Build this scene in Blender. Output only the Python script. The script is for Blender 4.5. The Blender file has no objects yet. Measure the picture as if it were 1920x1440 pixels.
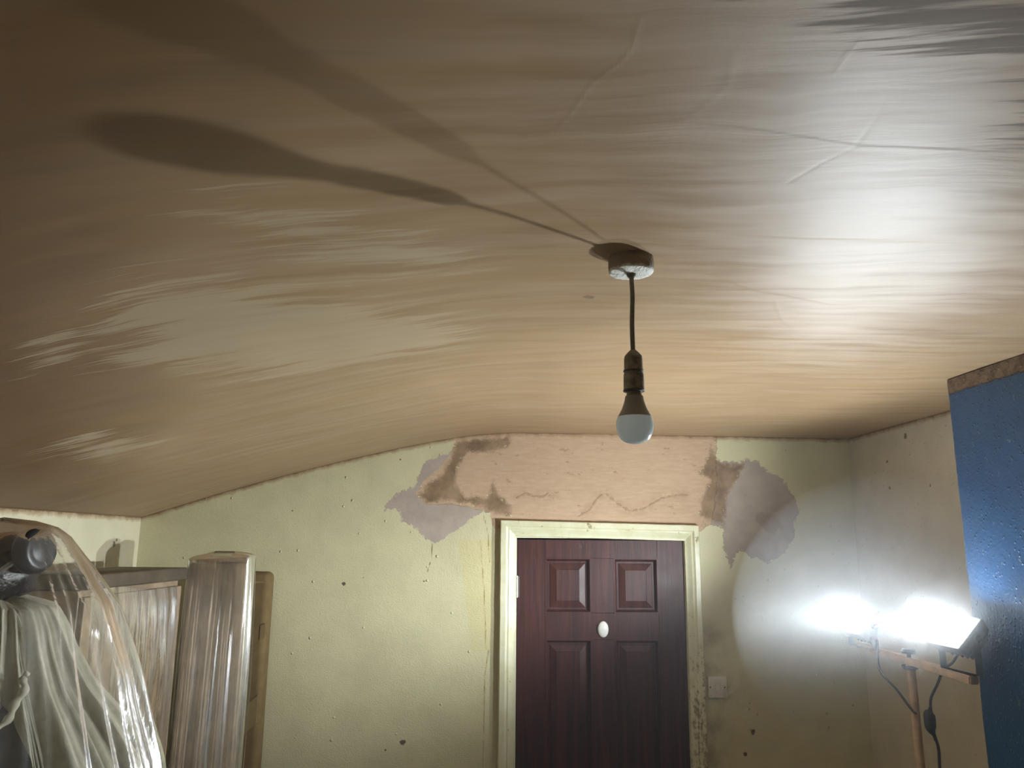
import bpy, bmesh, math, random
import numpy as np
from mathutils import Vector, Matrix, noise as mnoise

# ------------------------------------------------------------------ camera, world, exposure
scene = bpy.context.scene
COL = scene.collection
PITCH, YAW, ROLL, EYE = math.radians(11.5), math.radians(2.2), math.radians(0.5), 1.98

def look(u, v):
    c, s = math.cos(ROLL), math.sin(ROLL)
    u, v = c*u - s*v, s*u + c*v
    d = (u, math.cos(PITCH) - v*math.sin(PITCH), math.sin(PITCH) + v*math.cos(PITCH))
    c, s = math.cos(YAW), math.sin(YAW)
    return Vector((c*d[0] + s*d[1], -s*d[0] + c*d[1], d[2]))

cam = bpy.data.cameras.new('camera')
cam.sensor_width, cam.lens = 36.0, 36.0*1442/1920
cam.clip_start = 0.05
camo = bpy.data.objects.new('camera', cam)
COL.objects.link(camo)
fw = look(0, 0); rt = look(1, 0) - fw; up = look(0, 1) - fw
m = Matrix((rt, up, -fw)).transposed().to_4x4()
m.translation = (0, 0, EYE)
camo.matrix_world = m
scene.camera = camo
world = bpy.data.worlds.new('world'); scene.world = world
world.use_nodes = True
world.node_tree.nodes['Background'].inputs[0].default_value = (0, 0, 0, 1)
scene.view_settings.view_transform = 'Standard'
scene.view_settings.look = 'None'
scene.view_settings.exposure = 0.0
scene.view_settings.gamma = 1.0
scene.view_settings.use_curve_mapping = False
scene.cycles.max_bounces = 7
scene.cycles.use_light_tree = False
scene.cycles.adaptive_threshold = .10
scene.cycles.transmission_bounces = 4
scene.cycles.sample_clamp_indirect = 6.0
LAMP = 23000.0         # radiance of a floodlight's LED chip
LAMP_TINT = (0.87, 0.95, 1.0)

# ------------------------------------------------------------------ room measures (metres)
XL, XR, YD, YB = -1.512, 1.724, 3.54, -1.6
XC, YC, YC2 = 1.398, 2.222, 0.55              # chimney breast face, far and near corner
PX = np.array([-1.6, -1.512, -1.32, -1.134, -.93, -.736, -.55, -.377, -.23, -.084, .02, .138, .40, .736, 1.2, 1.724, 1.8])
PZ = np.array([2.040, 2.067, 2.129, 2.189, 2.249, 2.302, 2.350, 2.392, 2.423, 2.450, 2.463, 2.470, 2.470, 2.468, 2.466, 2.463, 2.463])
_gx = np.linspace(-1.6, 1.8, 800)
_gz = np.interp(_gx, PX, PZ)
_k = np.exp(-np.linspace(-2, 2, 41)**2); _k /= _k.sum()
_gs = np.convolve(np.pad(_gz, 20, 'edge'), _k, 'valid')
_gs[:30] = _gz[:30]; _gs[-30:] = _gz[-30:]
def zc(x): return np.interp(x, _gx, _gs)

# ------------------------------------------------------------------ helpers: objects
def tag(o, label=None, cat=None, group=None, kind=None):
    for k, v in (('label', label), ('category', cat), ('group', group), ('kind', kind)):
        if v: o[k] = v
    return o

def empty(name, loc=(0, 0, 0), parent=None):
    o = bpy.data.objects.new(name, None); COL.objects.link(o)
    o.location = loc; o.empty_display_size = .05
    if parent: o.parent = parent
    return o

def obj(name, data, mat, parent=None, smooth=None):
    """links a bmesh or (verts, faces) as one object; coordinates are world, parents sit unrotated"""
    me = bpy.data.meshes.new(name)
    if isinstance(data, bmesh.types.BMesh):
        bmesh.ops.recalc_face_normals(data, faces=data.faces)
        data.to_mesh(me); data.free()
    else:
        me.from_pydata([tuple(map(float, v)) for v in data[0]], [], [tuple(map(int, f)) for f in data[1]])
    o = bpy.data.objects.new(name, me); COL.objects.link(o)
    if mat: me.materials.append(mat)
    if smooth is True:
        me.polygons.foreach_set('use_smooth', [True]*len(me.polygons))
    elif smooth:
        me.polygons.foreach_set('use_smooth', [True]*len(me.polygons))
        me.set_sharp_from_angle(angle=math.radians(smooth))
    if parent:
        o.parent = parent
        base = Vector((0, 0, 0)); p = parent
        while p: base += p.location; p = p.parent
        o.location = -base
        # move the origin onto the part, keeping the mesh in place
        if me.vertices:
            c = sum((v.co for v in me.vertices), Vector())/len(me.vertices)
            me.transform(Matrix.Translation(-c)); o.location = c - base
    return o

def bm_box(bm, lo, hi, bev=0.0, seg=2, mat=None):
    r = bmesh.ops.create_cube(bm, size=1)
    c = [(a+b)/2 for a, b in zip(lo, hi)]; s = [abs(b-a) for a, b in zip(lo, hi)]
    for v in r['verts']:
        v.co = Vector((v.co.x*s[0]+c[0], v.co.y*s[1]+c[1], v.co.z*s[2]+c[2]))
    if bev:
        es = list({e for v in r['verts'] for e in v.link_edges})
        r2 = bmesh.ops.bevel(bm, geom=es, offset=bev, segments=seg, affect='EDGES', profile=.5)
        vs = [v for v in r2['verts']]
    else: vs = r['verts']
    if mat is not None:
        seen = {v for f in bm.faces for v in f.verts}
        bmesh.ops.transform(bm, matrix=mat, verts=list({v for v in bm.verts if v in seen}))
    return bm

def box(lo, hi, bev=0.0, seg=2): return bm_box(bmesh.new(), lo, hi, bev, seg)

def lathe(prof, c, n=40, axis=None, close=True):
    bm = bmesh.new(); rings = []
    M = Vector((0, 0, 1)).rotation_difference(Vector(axis).normalized()).to_matrix() if axis is not None else Matrix.Identity(3)
    for r, z in prof:
        if r < 1e-6: rings.append([bm.verts.new(Vector(c) + M @ Vector((0, 0, z)))])
        else: rings.append([bm.verts.new(Vector(c) + M @ Vector((r*math.cos(2*math.pi*i/n), r*math.sin(2*math.pi*i/n), z))) for i in range(n)])
    for a, b in zip(rings, rings[1:]):
        for i in range(n):
            j = (i+1) % n
            if len(a) == 1 and len(b) > 1: bm.faces.new((a[0], b[i], b[j]))
            elif len(b) == 1 and len(a) > 1: bm.faces.new((a[i], a[j], b[0]))
            elif len(a) > 1: bm.faces.new((a[i], a[j], b[j], b[i]))
    if close:
        for r in (rings[0], rings[-1]):
            if len(r) > 1: bm.faces.new(r)
    return bm

def smooth_path(pts, n=10):
    P = [Vector(p) for p in pts]; out = []
    Q = [P[0]*2-P[1]] + P + [P[-1]*2-P[-2]]
    for i in range(1, len(Q)-2):
        a, b, c, d = Q[i-1:i+3]
        for k in range(n):
            t = k/n
            out.append(.5*((2*b) + (c-a)*t + (2*a-5*b+4*c-d)*t*t + (3*b-a-3*c+d)*t**3))
    return out + [P[-1]]

def tube(pts, r, n=12, path=True, div=8):
    P = smooth_path(pts, div) if path else [Vector(p) for p in pts]
    bm = bmesh.new(); rings = []
    t0 = (P[1]-P[0]).normalized()
    u = t0.orthogonal().normalized()
    for i, p in enumerate(P):
        t = (P[min(i+1, len(P)-1)] - P[max(i-1, 0)]).normalized()
        u = (u - t*u.dot(t)).normalized(); w = t.cross(u)
        rr = r(i/(len(P)-1)) if callable(r) else r
        rings.append([bm.verts.new(p + rr*(u*math.cos(2*math.pi*k/n) + w*math.sin(2*math.pi*k/n))) for k in range(n)])
    for a, b in zip(rings, rings[1:]):
        for k in range(n): bm.faces.new((a[k], a[(k+1) % n], b[(k+1) % n], b[k]))
    bm.faces.new(rings[0]); bm.faces.new(rings[-1])
    return bm

def grid_obj(name, P, mat, parent=None, attrs=None, keep=None, smooth=True, flip=False):
    """P: (n, m, 3) array of points; keep: (n-1, m-1) mask of the cells that exist"""
    n, mm = P.shape[:2]
    idx = np.arange(n*mm).reshape(n, mm)
    q = np.stack([idx[:-1, :-1], idx[1:, :-1], idx[1:, 1:], idx[:-1, 1:]], -1)
    q = q.reshape(-1, 4) if keep is None else q[keep]
    if flip: q = q[:, ::-1]
    me = bpy.data.meshes.new(name)
    me.vertices.add(n*mm); me.vertices.foreach_set('co', P.reshape(-1).astype(np.float32))
    me.loops.add(q.size); me.loops.foreach_set('vertex_index', q.reshape(-1).astype(np.int32))
    me.polygons.add(len(q))
    me.polygons.foreach_set('loop_start', np.arange(0, q.size, 4, dtype=np.int32))
    me.polygons.foreach_set('loop_total', np.full(len(q), 4, dtype=np.int32))
    me.polygons.foreach_set('use_smooth', np.full(len(q), smooth))
    me.update(calc_edges=True); me.validate()
    for k, a in (attrs or {}).items():
        at = me.attributes.new(k, 'FLOAT', 'POINT'); at.data.foreach_set('value', a.reshape(-1).astype(np.float32))
    me.materials.append(mat)
    o = bpy.data.objects.new(name, me); COL.objects.link(o)
    if parent:
        o.parent = parent; o.location = -parent.location
        if parent.parent: o.location -= parent.parent.location
    return o

# ------------------------------------------------------------------ helpers: masks on plaster
def sdf_poly(X, Y, pts):
    """signed distance to a polygon, positive inside"""
    p = np.array(pts); d = np.full(X.shape, 9.0); ins = np.zeros(X.shape, bool)
    for (x0, y0), (x1, y1) in zip(p, np.roll(p, -1, 0)):
        ex, ey = x1-x0, y1-y0
        t = np.clip(((X-x0)*ex + (Y-y0)*ey)/(ex*ex+ey*ey+1e-12), 0, 1)
        d = np.minimum(d, np.hypot(X-x0-t*ex, Y-y0-t*ey))
        c = (y0 > Y) != (y1 > Y)
        ins ^= c & (X < (x1-x0)*(Y-y0)/(y1-y0+1e-12) + x0)
    return np.where(ins, d, -d)

def dist_line(X, Y, pts):
    d = np.full(X.shape, 9.0)
    for (x0, y0), (x1, y1) in zip(pts, pts[1:]):
        ex, ey = x1-x0, y1-y0
        t = np.clip(((X-x0)*ex + (Y-y0)*ey)/(ex*ex+ey*ey+1e-12), 0, 1)
        d = np.minimum(d, np.hypot(X-x0-t*ex, Y-y0-t*ey))
    return d

def waves(X, Y, seed, lam, amp, n=9):
    r = np.random.default_rng(seed); out = np.zeros(X.shape)
    for _ in range(n):
        a = r.uniform(0, 2*np.pi); k = 2*np.pi/(lam*r.uniform(.7, 1.6))
        out += np.sin(k*(np.cos(a)*X + np.sin(a)*Y) + r.uniform(0, 6.28))
    return amp*out/np.sqrt(n)

# ------------------------------------------------------------------ helpers: shader nodes
class NT:
    def __init__(s, name):
        s.mat = bpy.data.materials.new(name); s.mat.use_nodes = True
        s.t = s.mat.node_tree; s.t.nodes.clear()
        s.out = s.t.nodes.new('ShaderNodeOutputMaterial')
        s.geo = s.t.nodes.new('ShaderNodeNewGeometry')
        s.pos = s.geo.outputs['Position']
    def put(s, sock, v):
        if isinstance(v, bpy.types.NodeSocket): s.t.links.new(v, sock)
        elif isinstance(v, (tuple, list)) and len(v) == 3 and sock.type == 'RGBA': sock.default_value = (*v, 1)
        else: sock.default_value = v
    def math(s, op, a, b=0.0, c=0.0, clamp=False):
        n = s.t.nodes.new('ShaderNodeMath'); n.operation = op; n.use_clamp = clamp
        s.put(n.inputs[0], a); s.put(n.inputs[1], b)
        if len(n.inputs) > 2: s.put(n.inputs[2], c)
        return n.outputs[0]
    def vmath(s, op, a, b=(0, 0, 0), out=0):
        n = s.t.nodes.new('ShaderNodeVectorMath'); n.operation = op
        s.put(n.inputs[0], a)
        if op == 'SCALE': s.put(n.inputs['Scale'], b)
        else: s.put(n.inputs[1], b)
        return n.outputs[out]
    def add(s, a, b): return s.math('ADD', a, b)
    def mul(s, a, b): return s.math('MULTIPLY', a, b)
    def sub(s, a, b): return s.math('SUBTRACT', a, b)
    def mx(s, a, b): return s.math('MAXIMUM', a, b)
    def step(s, v, lo, hi, to0=0.0, to1=1.0):
        n = s.t.nodes.new('ShaderNodeMapRange'); n.interpolation_type = 'SMOOTHSTEP'
        s.put(n.inputs[0], v)
        for i, x in enumerate((lo, hi, to0, to1)): s.put(n.inputs[i+1], x)
        return n.outputs[0]
    def noise(s, scale, detail=4, rough=.55, vec=None, dist=0.0, color=False):
        n = s.t.nodes.new('ShaderNodeTexNoise')
        s.put(n.inputs['Vector'], vec if vec is not None else s.pos)
        n.inputs['Scale'].default_value = scale; n.inputs['Detail'].default_value = detail
        n.inputs['Roughness'].default_value = rough; n.inputs['Distortion'].default_value = dist
        return n.outputs[1 if color else 0]
    def voro(s, scale, vec=None, feature='F1', out='Distance', rnd=1.0):
        n = s.t.nodes.new('ShaderNodeTexVoronoi'); n.feature = feature
        s.put(n.inputs['Vector'], vec if vec is not None else s.pos)
        n.inputs['Scale'].default_value = scale; n.inputs['Randomness'].default_value = rnd
        return n.outputs[out]
    def stretch(s, sc, vec=None, rot=(0, 0, 0)):
        n = s.t.nodes.new('ShaderNodeMapping'); s.put(n.inputs[0], vec if vec is not None else s.pos)
        n.inputs['Scale'].default_value = sc; n.inputs['Rotation'].default_value = rot
        return n.outputs[0]
    def mix(s, f, a, b):
        n = s.t.nodes.new('ShaderNodeMix'); n.data_type = 'RGBA'
        s.put(n.inputs[0], f); s.put(n.inputs[6], a); s.put(n.inputs[7], b)
        return n.outputs[2]
    def mixf(s, f, a, b):
        n = s.t.nodes.new('ShaderNodeMix'); n.data_type = 'FLOAT'
        s.put(n.inputs[0], f); s.put(n.inputs[2], a); s.put(n.inputs[3], b)
        return n.outputs[0]
    def attr(s, name):
        n = s.t.nodes.new('ShaderNodeAttribute'); n.attribute_name = name
        return n.outputs['Fac']
    def xyz(s):
        n = s.t.nodes.new('ShaderNodeSeparateXYZ'); s.put(n.inputs[0], s.pos)
        return n.outputs
    def bump(s, h, strength=1.0, dist=1.0, normal=None):
        n = s.t.nodes.new('ShaderNodeBump'); n.inputs['Strength'].default_value = strength
        n.inputs['Distance'].default_value = dist; s.put(n.inputs['Height'], h)
        if normal is not None: s.put(n.inputs['Normal'], normal)
        return n.outputs[0]
    def spot(s, p, r, amp=.35, nz=None):
        """soft-edged blot around world point p"""
        d = s.vmath('DISTANCE', s.pos, p, out=1)
        if nz is not None: d = s.add(d, s.mul(s.sub(nz, .5), r*2*amp))
        return s.step(d, r*.7, r*1.1, 1.0, 0.0)
    def bsdf(s, color, rough=.5, normal=None, spec=.5, metal=0.0, **kw):
        b = s.t.nodes.new('ShaderNodeBsdfPrincipled')
        s.put(b.inputs['Base Color'], color); s.put(b.inputs['Roughness'], rough)
        s.put(b.inputs['Specular IOR Level'], spec); s.put(b.inputs['Metallic'], metal)
        if normal is not None: s.put(b.inputs['Normal'], normal)
        for k, v in kw.items(): s.put(b.inputs[k.replace('_', ' ')], v)
        return b.outputs[0]
    def done(s, sh):
        s.t.links.new(sh, s.out.inputs[0]); return s.mat

# ------------------------------------------------------------------ materials
def mat_ceiling():
    n = NT('fresh_plaster')
    # trowel strokes run across the room and swing a little in arcs
    sw = n.noise(.9, 1, .5)
    x, y, z = n.xyz()
    arc = n.add(n.mul(n.mul(x, x), .06), n.mul(n.sub(sw, .5), .30))
    c = n.t.nodes.new('ShaderNodeCombineXYZ'); n.put(c.inputs[0], x); n.put(c.inputs[1], n.add(y, arc)); n.put(c.inputs[2], 0.0)
    v = c.outputs[0]
    wob = n.vmath('ADD', v, n.vmath('SCALE', n.vmath('SUBTRACT', n.noise(5, 2, .5, color=True), (.5, .5, .5)), .05))
    s1 = n.noise(1, 5, .58, n.stretch((2.6, 24, 1), wob))
    s2 = n.noise(1, 4, .6, n.stretch((6, 130, 1), wob))
    s3 = n.noise(1, 3, .5, n.stretch((.9, 7, 1), v))
    big = n.noise(2.2, 3, .5)
    area = n.step(n.noise(3.1, 3, .5), .38, .62, .35, 1.0)
    damp = n.step(n.add(n.attr('damp'), n.mul(n.sub(n.noise(1, 5, .6, n.stretch((3, 60, 1), v)), .55), .30)), -.012, .03)
    dry = n.step(n.add(n.attr('dry'), n.add(n.mul(n.sub(s1, .55), .45), n.mul(n.sub(s2, .5), .40))), -.01, .06)
    wet_dim = n.step(n.add(n.attr('wet_dim'), n.add(n.mul(n.sub(s1, .5), .30), n.mul(n.sub(big, .5), .25))), -.26, .14)
    col = n.mix(n.step(s1, .3, .7), (.335, .222, .124), (.410, .286, .168))
    col = n.mix(n.mul(n.step(s3, .35, .7), .6), col, (.37, .243, .122))
    col = n.mix(n.mul(n.step(s2, .5, .75), n.mul(area, .22)), col, (.46, .37, .27))
    col = n.mix(n.mul(wet_dim, .92), col, (.145, .079, .032))  # wet plaster, with the dimming away from the lamps painted in
    col = n.mix(n.mul(dry, .62), col, (.485, .385, .250))
    col = n.mix(n.mul(damp, .85), col, (.135, .085, .055))
    nz = n.noise(60, 3)
    col = n.mix(n.mul(n.spot((.215, 1.508, 2.468), .014, .9, nz), .6), col, (.16, .10, .07))
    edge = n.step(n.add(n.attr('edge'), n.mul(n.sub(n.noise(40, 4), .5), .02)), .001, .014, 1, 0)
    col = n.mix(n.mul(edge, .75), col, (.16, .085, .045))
    h = n.mul(n.add(n.mul(s1, .0022), n.mul(s2, .00050)), area)
    h = n.add(h, n.mul(s3, .0035))
    h = n.add(h, n.mul(n.noise(220, 2), .00012))
    h = n.add(h, n.attr('ridge'))
    nb = n.bump(n.mul(h, -1.0), .50, 1.0)
    spec = n.add(.10, n.mul(n.step(s1, .25, .75), .28))
    rough = n.add(n.add(.50, n.mul(n.sub(s1, .5), .35)), n.add(n.mul(dry, .16), n.mul(damp, .15)))
    return n.done(n.bsdf(col, rough, nb, spec))

CREAM = (.600, .560, .345)
def painted_wall_nodes(n, cream):
    """roller stipple, lumps and pits of old emulsion"""
    st = n.noise(170, 3, .6)
    lum = n.noise(7, 3, .5)
    vd = n.voro(26); pick = n.voro(26, out='Color')
    sp = n.t.nodes.new('ShaderNodeSeparateColor'); n.put(sp.inputs[0], pick)
    lump = n.mul(n.step(vd, .05, .17, 1, 0), n.step(sp.outputs[0], .80, .84))
    vd2 = n.voro(60); p2 = n.t.nodes.new('ShaderNodeSeparateColor'); n.put(p2.inputs[0], n.voro(60, out='Color'))
    nick = n.mul(n.step(vd2, .08, .30, 1, 0), n.step(p2.outputs[1], .78, .82))
    h = n.add(n.mul(st, .0022), n.add(n.mul(lump, .0050), n.mul(nick, .0034)))
    h = n.add(h, n.mul(n.noise(28, 3), .0016))
    col = n.mix(n.step(lum, .3, .75), cream, tuple(c*.90 for c in cream))
    dirt = n.step(n.noise(13, 6, .7), .56, .76)
    col = n.mix(n.mul(dirt, .22), col, (.40, .33, .17))
    return col, h

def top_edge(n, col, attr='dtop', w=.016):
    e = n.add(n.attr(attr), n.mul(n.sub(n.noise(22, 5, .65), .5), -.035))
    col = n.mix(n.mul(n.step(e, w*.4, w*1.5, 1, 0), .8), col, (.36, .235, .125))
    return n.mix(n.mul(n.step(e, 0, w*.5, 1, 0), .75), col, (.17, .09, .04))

def mat_wall_back():
    n = NT('damaged_cream_wall')
    col, h = painted_wall_nodes(n, CREAM)
    x, y, z = n.xyz()
    nA = n.noise(24, 7, .68); nB = n.noise(55, 5, .65); nC = n.noise(9, 4, .6)
    brush = n.noise(1, 5, .65, n.stretch((18, 1, 110)))
    def mask(name, a, b, lo=-.003, hi=.004):
        return n.step(n.add(n.attr(name), n.add(n.mul(n.sub(nA, .5), a), n.mul(n.sub(nB, .5), b))), lo, hi)
    # yellowed rectangle, drips and crack left of the frame
    tape = n.mul(mask('tape', .006, .004), .45)
    col = n.mix(tape, col, (.57, .49, .22))
    col = n.mix(n.mul(n.step(n.attr('drip'), .0015, .005, 1, 0), n.step(nB, .30, .6)), col, (.30, .20, .08))
    col = n.mix(n.mul(n.step(n.attr('crack'), .001, .0035, 1, 0), .9), col, (.11, .07, .03))
    # grey-mauve skim coat
    fill = mask('fill', .055, .035, -.002, .004)
    fcol = n.mix(n.step(nC, .35, .7), (.40, .325, .275), (.335, .265, .225))
    col = n.mix(n.mul(fill, .92), col, fcol)
    smud = n.mx(n.spot((1.335, YD, 2.06), .05, .8, nA), n.spot((1.29, YD, 2.09), .03, .8, nB))
    col = n.mix(n.mul(smud, .35), col, (.22, .15, .11))
    # pinkish bare band over the door
    band = mask('band', .035, .025, -.002, .003)
    bcol = n.mix(n.step(brush, .3, .75), (.470, .320, .200), (.53, .375, .245))
    bcol = n.mix(n.mul(n.step(n.noise(1, 6, .7, n.stretch((14, 1, 30))), .625, .68), .70), bcol, (.27, .165, .095))
    col = n.mix(band, col, bcol)
    # wet brown scars where the paint came off with the face of the plaster
    dark = n.step(n.add(n.attr('dark'), n.add(n.mul(n.sub(nA, .5), .075), n.mul(n.sub(nB, .5), .022))), -.006, .020)
    dcol = n.mix(n.step(n.noise(11, 5, .6), .32, .68), (.150, .085, .038), (.31, .205, .115))
    col = n.mix(n.mul(dark, .88), col, dcol)
    # paint flakes that hang on along the scars
    near = n.step(n.math('ABSOLUTE', n.attr('dark')), .004, .028, 1, 0)
    flake = n.mul(near, n.step(n.noise(48, 5, .7), .60, .62))
    col = n.mix(n.mul(flake, .9), col, (.66, .57, .36))
    # tide line
    tide = n.step(n.add(n.attr('tide'), n.mul(n.sub(nB, .5), .02)), .0015, .006, 1, 0)
    tide2 = n.mul(n.step(n.attr('tide'), .0, .05, .35, 0), n.step(nA, .4, .6))
    col = n.mix(n.mul(n.mx(n.mul(tide, .7), tide2), band), col, (.31, .20, .11))
    col = n.mix(n.mul(n.step(n.attr('grime'), 0, .12, 1, 0), n.mul(n.step(nC, .3, .75), .62)), col, (.17, .125, .075))
    col = top_edge(n, col)
    for px, pz, r in ((-.601, 1.787, .009), (-.318, 1.131, .012), (-.517, 1.813, .004), (-.848, 2.102, .004), (-.374, 2.338, .005),
                      (-.248, 1.799, .004), (1.2, 1.172, .012), (1.16, 1.08, .01), (-.39, 1.10, .004)):
        col = n.mix(n.mul(n.spot((px, YD, pz), r, .9, n.noise(90, 2)), .92), col, (.06, .04, .022))
    hh = n.mixf(n.mx(fill, band), h, n.add(n.mul(nB, .0022), n.mul(brush, .0008)))
    hh = n.add(hh, n.add(n.mul(fill, .0010), n.add(n.mul(band, -.0022), n.mul(dark, -.0016))))
    hh = n.add(hh, n.add(n.mul(flake, .0025), n.mul(tide, .0018)))
    rough = n.mixf(n.mx(fill, band), .42, .72)
    return n.done(n.bsdf(col, rough, n.bump(hh, .9, 1.0), .45))

def mat_wall_plain(name, cream, strength=.9):
    n = NT(name)
    col, h = painted_wall_nodes(n, cream)
    col = top_edge(n, col)
    nz = n.noise(90, 2)
    for p, r in (((XL, 3.313, 1.952), .013), ((XL, 3.33, 1.968), .007), ((XR, 3.209, 2.324), .008), ((XR, 3.206, 2.211), .009), ((XR, 2.905, 2.20), .006), ((XR, 3.05, 2.41), .012)):
        col = n.mix(n.mul(n.spot(p, r, .9, nz), .85), col, (.14, .095, .06))
    return n.done(n.bsdf(col, .5, n.bump(h, strength, 1.0), .4))

def mat_blue():
    n = NT('blue_paint')
    x, y, z = n.xyz()
    st = n.noise(120, 3, .6)
    vd = n.voro(75); p = n.t.nodes.new('ShaderNodeSeparateColor'); n.put(p.inputs[0], n.voro(75, out='Color'))
    blob = n.mul(n.step(vd, .05, .35, 1, 0), n.step(p.outputs[0], .70, .80))
    h = n.add(n.mul(st, .0016), n.add(n.mul(blob, .0017), n.mul(n.noise(18, 3), .003)))
    col = n.mix(n.step(n.noise(6, 4), .3, .7), (.013, .075, .200), (.018, .092, .235))
    chip = n.mul(n.step(n.noise(42, 4, .7), .665, .69), .8)
    col = n.mix(chip, col, (.18, .26, .34))
    nz = n.noise(60, 4, .65)
    d = n.add(n.attr('dtop'), n.mul(n.sub(nz, .5), .022))
    strip = n.step(d, .040, .046, 1, 0)
    scol = n.mix(n.step(n.noise(30, 5, .7), .35, .65), (.13, .085, .055), (.26, .19, .13))
    col = n.mix(strip, col, scol)
    e = n.add(n.attr('edge'), n.mul(n.sub(n.noise(35, 5, .7), .5), .016))
    col = n.mix(n.step(e, .004, .007, 1, 0), col, (.42, .38, .30))
    rough = n.mixf(strip, .38, .8)
    return n.done(n.bsdf(col, rough, n.bump(n.add(h, n.mul(strip, -.004)), .8, 1.0), .5))

def mat_gloss_trim():
    n = NT('chipped_cream_gloss')
    x, y, z = n.xyz()
    a = n.noise(14, 6, .7); b = n.noise(48, 5, .7)
    col = n.mix(n.step(a, .35, .7), (.68, .66, .47), (.61, .58, .36))
    chip = n.step(n.add(n.mul(a, .5), n.mul(n.noise(1, 6, .72, n.stretch((40, 40, 22))), .5)), .60, .625)
    col = n.mix(n.mul(chip, .8), col, (.24, .175, .085))
    low = n.mul(n.step(x, .90, .94), n.step(z, 1.25, 1.75, 1, 0))
    grime = n.mul(n.step(n.add(n.mul(b, .5), n.add(n.mul(n.noise(1, 5, .65, n.stretch((60, 60, 9))), .5), n.mul(low, .15))), .60, .72), .75)
    col = n.mix(grime, col, (.15, .105, .06))
    h = n.add(n.mul(n.noise(120, 3), .0008), n.add(n.mul(chip, -.0015), n.mul(b, .0012)))
    return n.done(n.bsdf(col, .33, n.bump(h, .8, 1.0), .5))

def mat_door():
    n = NT('dark_mahogany')
    g = n.noise(1, 7, .65, n.stretch((42, 42, 2.2)), dist=.6)
    g2 = n.noise(1, 4, .6, n.stretch((160, 160, 9)))
    col = n.mix(n.step(g, .28, .72), (.030, .0082, .0064), (.070, .0200, .0145))
    col = n.mix(n.mul(n.step(g2, .55, .8), .35), col, (.085, .036, .028))
    sc = n.mul(n.step(n.noise(1, 6, .7, n.stretch((16, 16, 7))), .60, .78), n.step(n.noise(4, 3), .45, .7))
    col = n.mix(n.mul(sc, .42), col, (.26, .20, .18))
    h = n.add(n.mul(g, .0008), n.mul(g2, .0005))
    rough = n.add(n.mul(n.noise(9, 4), .25), .34)
    return n.done(n.bsdf(col, rough, n.bump(h, .6, 1.0), .32))

def mat_plain(name, col, rough=.5, spec=.5, metal=0.0, mottled=.15, scale=30, bump=.0004, **kw):
    n = NT(name)
    a = n.noise(scale, 5, .6)
    c = n.mix(n.step(a, .35, .7), tuple(x*(1-mottled) for x in col), tuple(min(1, x*(1+mottled)) for x in col))
    return n.done(n.bsdf(c, rough, n.bump(n.mul(n.noise(scale*5, 3), bump), .8, 1.0), spec, metal, **kw))

def mat_film(name, haze, gloss, rough, wrinkle, scale, tint=(.97, .97, .95), milk=(.82, .82, .78)):
    """thin clear polythene: lets light through, mirrors the lamps on its creases, a little milky"""
    n = NT(name)
    cr = n.noise(1, 4, .6, n.stretch(scale)); fine = n.noise(1, 3, .55, n.stretch(tuple(s*3.3 for s in scale)))
    h = n.add(n.mul(n.math('ABSOLUTE', n.sub(cr, .5)), wrinkle), n.mul(fine, wrinkle*.30))
    nb = n.bump(h, 1.0, 1.0)
    tr = n.t.nodes.new('ShaderNodeBsdfTransparent'); n.put(tr.inputs[0], tint)
    gl = n.t.nodes.new('ShaderNodeBsdfGlossy'); n.put(gl.inputs['Color'], (1, 1, 1)); n.put(gl.inputs['Roughness'], rough); n.put(gl.inputs['Normal'], nb)
    df = n.t.nodes.new('ShaderNodeBsdfDiffuse'); n.put(df.inputs[0], milk); n.put(df.inputs['Normal'], nb)
    tl = n.t.nodes.new('ShaderNodeBsdfTranslucent'); n.put(tl.inputs[0], milk); n.put(tl.inputs['Normal'], nb)
    def ms(f, a, b):
        k = n.t.nodes.new('ShaderNodeMixShader'); n.put(k.inputs[0], f); n.t.links.new(a, k.inputs[1]); n.t.links.new(b, k.inputs[2]); return k.outputs[0]
    fr = n.t.nodes.new('ShaderNodeFresnel'); n.put(fr.inputs['IOR'], 1.5); n.put(fr.inputs['Normal'], nb)
    milkf = n.math('MULTIPLY', n.step(n.noise(1, 4, .6, n.stretch(tuple(s*.35 for s in scale))), .3, .75), haze*1.3, clamp=True)
    body = ms(milkf, tr.outputs[0], ms(.5, df.outputs[0], tl.outputs[0]))
    return n.done(ms(n.math('MULTIPLY', fr.outputs[0], gloss, clamp=True), body, gl.outputs[0]))

def mat_lens(name, k):
    """LED floodlight, its beam shaped to balance near and far surfaces: thrown flat and far along the room, less to the ceiling overhead"""
    n = NT(name)
    sp = n.t.nodes.new('ShaderNodeSeparateXYZ'); n.put(sp.inputs[0], n.geo.outputs['Incoming'])
    added_cutoff = n.step(sp.outputs[0], -.12, .32, 1, .04)          # added cutoff, no lip is built; darkens the ceiling corner behind the lamps
    q = n.math('DIVIDE', n.add(sp.outputs[2], .05), .30)
    lobe = n.math('EXPONENT', n.mul(n.mul(q, q), -1.0))
    face = n.step(n.vmath('DOT_PRODUCT', n.geo.outputs['Incoming'], n.geo.outputs['Normal'], out=1), .0, .45)
    q2 = n.math('DIVIDE', n.sub(sp.outputs[2], .50), .24)
    lobe = n.add(lobe, n.mul(n.math('EXPONENT', n.mul(n.mul(q2, q2), -1.0)), .25))
    st = n.mul(n.add(n.mul(lobe, .92), .015), n.mul(n.mul(face, added_cutoff), k))  # beam shape added to even out near and far surfaces
    e = n.t.nodes.new('ShaderNodeEmission'); n.put(e.inputs[0], LAMP_TINT); n.put(e.inputs[1], st)
    return n.done(e.outputs[0])

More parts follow.
